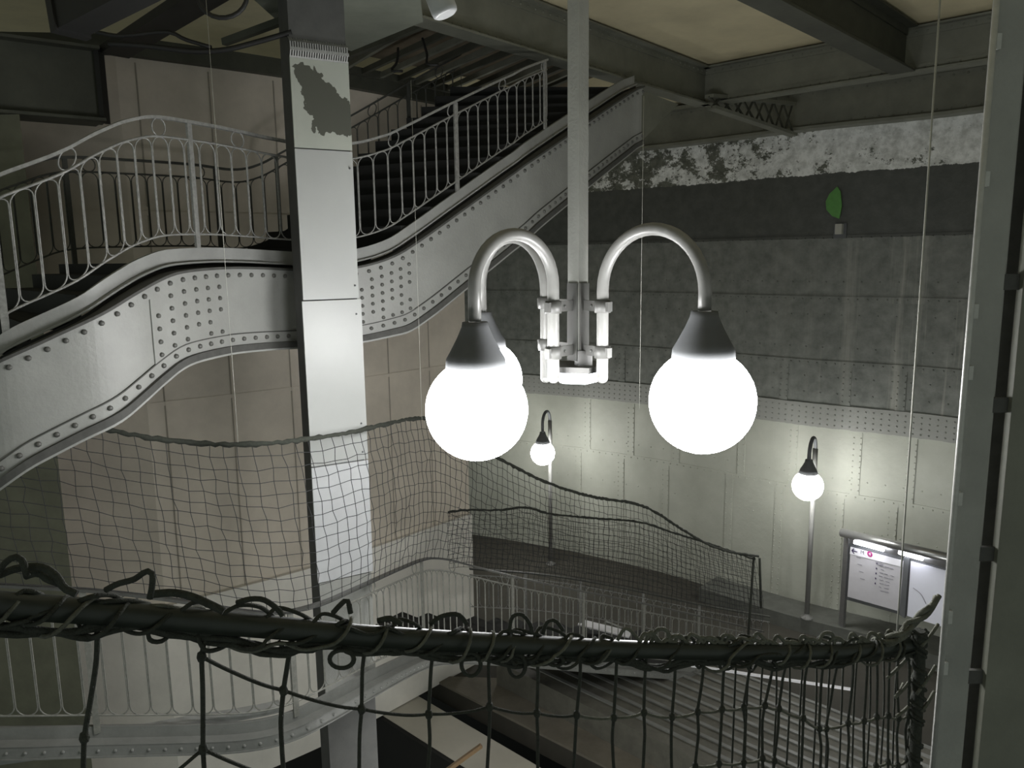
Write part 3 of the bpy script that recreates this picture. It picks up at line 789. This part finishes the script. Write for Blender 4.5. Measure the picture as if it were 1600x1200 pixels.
hf = lambda f: hcache[min(N_-1, max(0, int(round(f*(N_-1)))))]
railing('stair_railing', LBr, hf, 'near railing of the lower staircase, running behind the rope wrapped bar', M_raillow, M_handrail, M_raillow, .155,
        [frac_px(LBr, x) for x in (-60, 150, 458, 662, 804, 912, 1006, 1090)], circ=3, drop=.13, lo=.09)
GL = resample(up(LBr, -.0), .06)
t = thing('stair_stringer', GL[0].copy(), 'grey curved stringer at the foot of the lower stair railing', 'stringer')
MB().strip(up(offset(GL, .02), .0), -.10, .0, -.015, .015).obj('stringer_plate', M_stringlow, t)
mr = MB().strip(up(GL, 0), -.19, -.10, -.09, -.07); pr = resample(GL, .12); pn_ = normals(pr)
for p, n in zip(pr, pn_): mr.rivet(p+Vector((0,0,-.145))-n*.09, -n, .014)
mr.obj('riveted_angle', M_stringlow, t); mr = MB().strip(GL, -.20, -.19, -.1, .05); mr.strip(GL, -.105, -.095, -.09, .02); mr.obj('lip', M_stringlow, t)
FN = offset(GL, .06); FF = offset(GL, 1.7)
# landing and flights of the lower stair
fl0 = frac_px(GL, 440)
def cutr(path, a, b, n=50): return resample(path[int(a*(len(path)-1)):int(b*(len(path)-1))+1], n=n)
A_ = cutr(FN, 0, fl0); B_ = cutr(offset(GL, .16), 0, fl0)
tag(MB().prism([Vector((p.x, p.y, 0)) for p in A_]+[Vector((p.x, p.y, 0)) for p in B_[::-1]], 3.25, 3.31).obj('stair_landing', M_stringer), 'narrow ledge behind the lower stair railing at left', 'landing')
fl1 = frac_px(GL, 738)
flight('lower_stair_flight', cutr(FN, fl1, .97), cutr(FF, fl1, .97), 'dark steps of the lower staircase going down to the right', -.17, M_step)

# second railing and net, far side of the lower stair
FB = smooth([P(*p) for p in [(735,955,11.6),(850,962,12.0),(960,978,12.4),(1100,1006,12.7),(1200,1022,12.9)]], .06)
FR = [Vector(p) for p in FB]
fp = [frac_px(FB, x) for x in (820, 905, 1006, 1090)]
railing('stair_railing', FB, .72, 'farther railing of the lower staircase, faint in the gloom below the far net', M_rail, M_raildark, M_rail, .16, fp, circ=3)

# ------------------------------------------------------------------ nets
def netting(name, T, B, cols, rows, r, mrope, rrope, label, m=M_net, jit=.012, ends=True, lean=0.0, seed=1, bulge=.0):
    rnd = random.Random(seed); t = thing(name, T[0].copy(), label, 'net')
    T = resample(T, n=cols+1); B = resample(B, n=cols+1); nn = normals(B)
    G_ = []
    for i in range(cols+1):
        row = []
        for j in range(rows+1):
            f = j/rows; ff = min(1, max(0, (i+lean*(f-.5))/cols))
            p = at(T, ff).lerp(at(B, ff), f)+nn[i]*bulge*math.sin(math.pi*f)
            if 0 < j < rows: p += Vector((rnd.uniform(-jit, jit), rnd.uniform(-jit, jit), rnd.uniform(-jit, jit)))
            row.append(p)
        G_.append(row)
    mb = MB()
    for i in range(cols+1): mb.tube(G_[i], r, 4, caps=False)
    for j in range(1, rows+1): mb.tube([G_[i][j] for i in range(cols+1)], r, 4, caps=False)
    o = mb.obj('mesh', m, t)
    rp_ = resample(T, .04); rr2 = [rrope*(1+.25*rnd.uniform(-1, 1)) for _ in rp_]
    mr = MB().tube([p+Vector((0,0,rnd.uniform(-.3,.3)*rrope)) for p in rp_], rr2, 8); mr.obj('edge_rope', mrope, t)
    return t, G_
T2 = smooth([P(*p) for p in [(-160,585,5.05),(-40,622,5.2),(0,632,5.25),(60,646,5.35),(120,661,5.45),(210,680,5.6),(300,692,5.8),(370,695,5.75),(450,690,5.9),(560,673,6.45),(640,655,7.4),(690,660,8.0),(760,705,8.6),(790,722,8.9),(850,752,9.4),(920,775,10.1),(1005,791,11.0),(1070,830,11.5),(1105,850,11.8),(1140,862,12.1),(1185,869,12.4)]], .06)
B2 = [p for p in LT]
netting('safety_net', T2, [p-Vector((0,0,.0)) for p in B2], 112, 14, .0028, M_rope, .02, 'large dark safety net with sagging rope edge, strung across the middle above the lower railing', lean=1.6, bulge=-.06)
T3 = smooth([P(*p) for p in [(700,800,11.9),(730,797,12.0),(780,797,12.0),(822,793,12.1),(860,803,12.2),(930,810,12.3),(1000,816,12.4),(1060,835,12.5),(1110,850,12.6),(1180,874,12.7)]], .06)
T3b = up(smooth([P(*p) for p in [(700,888,11.7),(735,886,11.6),(850,894,12.0),(960,912,12.4),(1100,942,12.7),(1185,958,12.8)]], .06), 0)
netting('safety_net', T3, T3b, 62, 12, .0035, M_rope, .018, 'fine dark net behind the large one, with thin rope edge above the far railing', seed=5, lean=.4)
# net end post ropes
for i, (a, b, s_) in enumerate((((1178,870,12.4), (1168,1010,12.3), 'left'), ((1187,872,12.6), (1189,950,12.6), 'right'))):
    tag(MB().tube([P(*a), P(*b)], .022, 8).obj('net_end_post', M_rope), 'thin dark upright at the right end of the far nets, ' + s_ + ' one', 'post')

# ------------------------------------------------------------------ foreground bar, ropes and net
BAR = smooth([P(*p) for p in [(-160,933,1.18),(-60,940,1.24),(0,945,1.29),(200,960,1.42),(400,978,1.55),(600,995,1.70),(800,1006,1.86),(1000,1015,2.02),(1200,1018,2.18),(1330,1016,2.29),(1440,1004,2.40)]], .02)
tb = thing('safety_rail', BAR[0].copy(), 'dark foreground tube rail wrapped in rope across the lower picture', 'rail')
MB().tube(BAR, .025, 14).obj('rail_tube', M_bar, tb)
rnd = random.Random(11)
NB = len(BAR)
def frame_at(i):
    a = BAR[max(0, i-1)]; b = BAR[min(NB-1, i+1)]; tt = (b-a).normalized(); s_ = tt.cross(Vector((0,0,1))).normalized(); return tt, s_, s_.cross(tt)
def barat(px_):
    return frac_px(BAR, px_)
t = thing('lashing_rope', BAR[0].copy(), 'dark rope coiled loosely round the foreground rail', 'rope')
# helical lashings
L = length(BAR)
for s_ in range(3):
    pts = []; ph = s_*2.1; rad = .026
    n = int(L/.006); an = ph
    for k in range(n):
        f = k/(n-1); an += (.30+.25*math.sin(k*.03+s_)+.18*math.sin(k*.11+s_*2))*(.35+.22*s_); tt, s2, u2 = frame_at(int(f*(NB-1)))
        rr_c = rad+.006*math.sin(k*.13+s_)+.005*math.sin(k*.37)+.004*s_+(.010*max(0, math.sin(k*.05+s_*1.7)) if math.sin(an) < -.2 else 0)
        pts.append(at(BAR, f)+(s2*math.cos(an)+u2*math.sin(an))*rr_c+Vector((0,0,-.008)))
    MB().tube(pts, .0045, 5).obj('coil', M_rope if s_ < 2 else M_rope2, t)
# rope running under the rail
pts = []
n = int(L/.03)
for k in range(n):
    f = k/(n-1); pts.append(at(BAR, f)+Vector((0,-.004,-.036-.010*math.sin(k*.35)-.006*math.sin(k*.9))))
MB().tube(smooth(pts, .015), .0075, 6).obj('underside_rope', M_rope, t)
for q_ in range(2):
    p2 = [p+Vector((0, rnd.uniform(-.006,.006), .012*math.sin(i*.5+q_*2)+rnd.uniform(-.005,.005))) for i, p in enumerate(pts)]
    MB().tube(smooth(p2, .015), .0065, 6).obj('underside_rope', M_rope, t)
# bundled rope on top at left and bulging bits
for k in range(46):
    f = rnd.random(); i = int(f*(NB-1)); tt, s2, u2 = frame_at(i); c = at(BAR, f); w_ = rnd.uniform(.02, .06); h = rnd.uniform(.003, .022); sg = 1 if rnd.random() < .6 else -1
    base = .024 if sg > 0 else .034
    pts = smooth([c-tt*w_+u2*base*.8*sg+s2*.008, c-tt*w_*.5+u2*(base+h)*sg-s2*rnd.uniform(-.02,.02), c+tt*w_*.3+u2*(base+h*.9)*sg, c+tt*w_+u2*base*.8*sg-s2*.012], .008)
    MB().tube(pts, .0048, 6).obj('loop', M_rope, t)
# the distinct loops seen standing up from and hanging below the rail
def px_loop(pts, d, r, m=M_rope):
    return MB().tube(smooth([P(x, y, d) for x, y in pts], .01), r, 7).obj('loop', m, t)
px_loop([(-10,905),(8,880),(25,870),(36,878),(42,900)], 1.27, .006)
px_loop([(0,898),(28,888),(65,886),(88,900),(100,918),(120,928)], 1.29, .007)
px_loop([(40,900),(60,895),(75,905),(96,912)], 1.3, .007)
px_loop([(165,922),(185,912),(210,905),(228,893),(238,896),(238,915),(234,935)], 1.38, .006)
px_loop([(240,928),(270,926),(300,932),(330,945),(350,955)], 1.42, .008)
px_loop([(370,942),(390,936),(412,937),(432,950),(442,962)], 1.52, .006)
px_loop([(520,958),(533,944),(543,938),(548,958)], 1.6, .006)
px_loop([(590,970),(610,966),(628,975)], 1.7, .007)
px_loop([(672,975),(690,963),(715,960),(730,975)], 1.78, .006)
px_loop([(795,990),(800,965),(815,960),(828,975),(832,990)], 1.86, .0055)
px_loop([(848,990),(855,972),(868,970),(880,985)], 1.9, .0055)
px_loop([(965,1000),(975,983),(985,985),(998,1000)], 1.98, .005, M_rope2)
for cx, cy, rx, ry, d in ((534,1030,19,14,1.63),(736,1038,15,18,1.8),(808,1040,13,18,1.86),(868,1032,12,8,1.9)):
    pts = [P(cx+rx*math.cos(2*math.pi*k/18), cy+ry*math.sin(2*math.pi*k/18), d) for k in range(18)]
    MB().tube(pts, .0055, 6, closed=True).obj('hanging_ring', M_rope, t)
# pale tangle at the right part of the bar
for k in range(34):
    x = 1010+k*12.2+rnd.uniform(-5,5); f = frac_px(BAR, x); c = at(BAR, f); tt, s2, u2 = frame_at(int(f*(NB-1))); h = rnd.uniform(.01, .04)
    pts = smooth([c-tt*.03+u2*.02, c-tt*.02+u2*(.02+h), c+tt*.015+u2*(.022+h*rnd.random()), c+tt*.035+u2*.018], .006)
    MB().tube(pts, .0062, 6).obj('loop', M_rope2, t)
# end of the rope tied up to the column and the upright bundle
e = smooth([P(*p) for p in [(1370,1010,2.33),(1400,995,2.32),(1430,972,2.33),(1452,948,2.34),(1466,935,2.36)]], .015)
t2 = thing('knotted_rope', e[0].copy(), 'thick knotted pale rope rising to the right column', 'rope')
for s_ in range(3):
    pts = [p+Vector((.010*math.cos(i*.5+s_*2.1), .010*math.sin(i*.7+s_), .010*math.sin(i*.5+s_*2.1))) for i, p in enumerate(e)]
    MB().tube(pts, .0085, 7).obj('strand', M_rope2, t2)
v = [P(1437,985,2.36), P(1436,1060,2.37), P(1432,1130,2.36), P(1425,1260,2.36)]
t3 = thing('rope_bundle', v[-1].copy(), 'dark upright bundle of wound rope beside the right column', 'rope')
vp = smooth(v, .012)
MB().tube(vp, .018, 10).obj('core_rope', M_rope, t3)
for s_ in range(2):
    pts = [p+Vector((.021*math.cos(i*(.9+.3*s_)+s_*3), .021*math.sin(i*(.9+.3*s_)+s_*3), .006*math.sin(i*.5))) for i, p in enumerate(vp)]
    MB().tube(resample(pts, .006), .0065, 6).obj('winding', M_rope, t3)
for a, b in (((1386,1060),(1425,1020)), ((1432,1085),(1462,1040)), ((1398,1090),(1425,1060)), ((1440,1010),(1466,975)), ((1402,1085),(1412,1068)), ((1440,1112),(1460,1080)), ((1400,1120),(1428,1095))):
    MB().tube(smooth([P(*a, 2.34), (P(*a, 2.34)+P(*b, 2.38))/2-Vector((0,0,.004)), P(*b, 2.38)], .02), .0055, 6).obj('tie', M_rope2, t3)

# foreground net of thick cord: knots placed along the hanging strands
tn = thing('cord_net', BAR[0].copy(), 'coarse knotted cord net hanging below the foreground rail', 'net')
cx_top = [-20,148,316,450,567,676,770,842,908,965,1012,1056,1098,1137,1172,1205,1235,1262,1287,1311,1333,1354,1373,1390,1406,1420]
row1 = [(-40,1120),(132,1152),(315,1026),(443,1079),(565,1108),(670,1116),(765,1104),(839,1114),(901,1117),(959,1121),(1006,1113),(1050,1120),(1090,1112),(1128,1108),(1162,1105),(1195,1102),(1217,1107),(1255,1122),(1280,1138),(1291,1138),(1325,1130),(1350,1126),(1370,1120),(1388,1118),(1404,1122),(1419,1118)]
rowh = [170,165,150,140,132,124,118,112,107,102,98,95,92,90,88,86,84,83,82,81,80,79,78,77,76,75]
cord = MB(); knots = MB(); grid = []
for i, x in enumerate(cx_top):
    f = frac_px(BAR, max(-150, x)); p0 = at(BAR, f)+Vector((0,0,-.02)); d = at(BAR, f).y
    col = [p0]; x1, y1 = row1[i]
    col.append(P(x1, y1, d-.01))
    dxp = (x1-x)*.6
    for j in range(1, 4):
        col.append(P(x1+dxp*.4*j+rnd.uniform(-4,4), y1+rowh[i]*j*(.95+rnd.uniform(-.04,.04)), d-.01+.012*j))
    grid.append(col)
    fine = []
    for a, b in zip(col[:-1], col[1:]):
        s_ = Vector((rnd.uniform(-.006,.006), rnd.uniform(-.006,.006), 0))
        fine += [a, a.lerp(b, .33)+s_, a.lerp(b, .66)+s_*.6]
    fine.append(col[-1])
    cr = .0047 if i > 3 else .0056
    MB().tube(smooth(fine, .02), cr, 6).obj('upright_cord', M_rope, tn)
    for q_ in col[1:4]:
        MB().lathe(q_, [(.001,-.013),(.008,-.009),(.0105,0),(.008,.009),(.001,.013)], 8).obj('knot', M_rope, tn)
for j in range(1, 5):
    cc = MB(); cp_ = MB()
    for i in range(1, len(cx_top)-1):
        a = grid[i][j]; b = grid[i+1][j]
        if i == 1 and j == 1: continue
        sag = Vector((0, 0, -.007)); k = smooth([a, a.lerp(b, .3)+sag*.8, a.lerp(b, .7)+sag, b], .02)
        (cc if i < 8 else cp_).tube(k, .0043, 6)
    cc.obj('cross_cord', M_rope, tn); cp_.obj('cross_cord', M_rope2, tn)
# extra half row of cords behind on the right, where the net doubles
for x in range(1150, 1425, 21):
    cd = MB()
    f = frac_px(BAR, x); d = at(BAR, f).y+.10
    cd.tube(smooth([P(x, 1030, d), P(x-3+rnd.uniform(-3,3), 1110, d), P(x-9, 1260, d)], .05), .0035, 5)
    cd.obj('doubled_cord', M_rope, tn)

# ------------------------------------------------------------------ right column
cl = P(1522, 400, 2.45); X0 = cl.x
t = thing('steel_column', (X0+.15, 2.5, 4.5), 'grey built up steel column at the right edge of the picture', 'column')
hz = 7.0; hh_ = 6.2
MB().box((X0+.052, 2.458, hz), (.10, .016, hh_)).obj('left_flange', M_col, t)
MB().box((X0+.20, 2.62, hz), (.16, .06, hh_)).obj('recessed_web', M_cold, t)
MB().box((X0+.135, 2.52, hz), (.012, .03, hh_)).obj('inner_angle', M_col, t)
MB().box((X0+.30, 2.468, hz), (.27, .03, hh_)).obj('right_flange', M_beam, t)
for y in (440, 630, 860, 1050):
    z = P(1590, y, 2.5).z; MB().box((X0+.133, 2.478, z), (.062, .016, .05)).obj('batten', M_cold, t)
t = thing('conduit_pipe', (X0-.008, 2.42, 4.5), 'thin pale conduit pipe running down the left edge of the right column', 'pipe')
MB().tube([(X0-.008, 2.43, 4.2), (X0-.008, 2.43, 9.0)], .0095, 10).obj('pipe', M_galv, t)
for y in (65, 280, 487, 583, 780, 965, 1045):
    z = P(1500, y, 2.43).z; MB().box((X0+.008, 2.438, z), (.018, .016, .045)).obj('clip', M_galv, t)
# the hanging cord left of the column
tag(MB().tube([P(1471,-30,3.2), P(1400,1010,3.2)], .0042, 6).obj('hanging_rope', M_wire), 'pale thin cord hanging straight down just left of the right column', 'cord')
for x0, y0, y1, d, lab in ((319,-40,692,5.0,'fine wire hanging in front of the upper left railing'), (642,125,655,6.8,'fine wire hanging just right of the clad pillar'), (1006,150,640,5.8,'very fine wire hanging above the right hand lamp arm')):
    a = P(x0, y0, d); b = P(x0, y1, d); zb_ = b.z
    tag(MB().tube([a, Vector((a.x, a.y, zb_))], .0017, 5).obj('hanging_wire', M_wire), lab, 'wire')
# drooping cables, hose at upper left
for pts, r, lab in (([(170,68),(230,72),(300,80),(350,78),(400,66),(456,50)], .022, 'thick black cable sagging between the dark girder and the pillar head'),
                    ([(150,50),(190,56),(260,50),(290,62),(330,74)], .016, 'thinner black cable crossing above the sagging one')):
    tag(MB().tube(smooth([P(x, y, 6.6) for x, y in pts], .05), r, 8).obj('sagging_cable', M_black), lab, 'cable')
pts = [P(348+38*math.cos(2*math.pi*k/22), -6+34*math.sin(2*math.pi*k/22), 5.6) for k in range(22)]
tag(MB().tube(pts, .016, 7, closed=True).obj('coiled_hose', M_black), 'round coil of black hose at the top edge', 'hose')
tag(MB().bar(P(350, 66, 7.6), P(470, 22, 7.2), .06, .06).obj('angle_iron', M_beamd), 'dark angle iron meeting the pillar head from the left', 'beam')
# white cylinder at top
a = P(672, -40, 3.2); b = P(697, 24, 3.2)
t = thing('cylinder_spotlight', a, 'white cylindrical fitting poking down from the top edge', 'light fitting')
MB().tube([a, b-(b-a).normalized()*.02, b-(b-a).normalized()*.006, b], [.052, .052, .049, .04], 20).obj('body', M_white, t)
MB().tube([a-(b-a).normalized()*.5, a], .02, 10).obj('stem', M_white, t)
# wooden handle at the very bottom
tag(MB().bar(PZ(690, 1210, 0.35), PZ(752, 1165, 0.75), .05, .05).obj('wooden_handrail', M_brown), 'short light brown wooden rail end at the bottom edge over the ledge', 'rail')
# edge on the lower platform, its lit look painted as white
tag(MB().bar(P(1080,1040,10.9), P(1330,1077,10.3), .04, .03).obj('edge_strip', M_head), 'thin edge strip, painted white to look lit, behind the foreground net at lower right', 'trim')
tag(MB().bar(P(905,972,12.6), P(985,992,12.3), .22, .02).obj('pale_tread', M_head), 'pale tread end behind the lower railing', 'step')
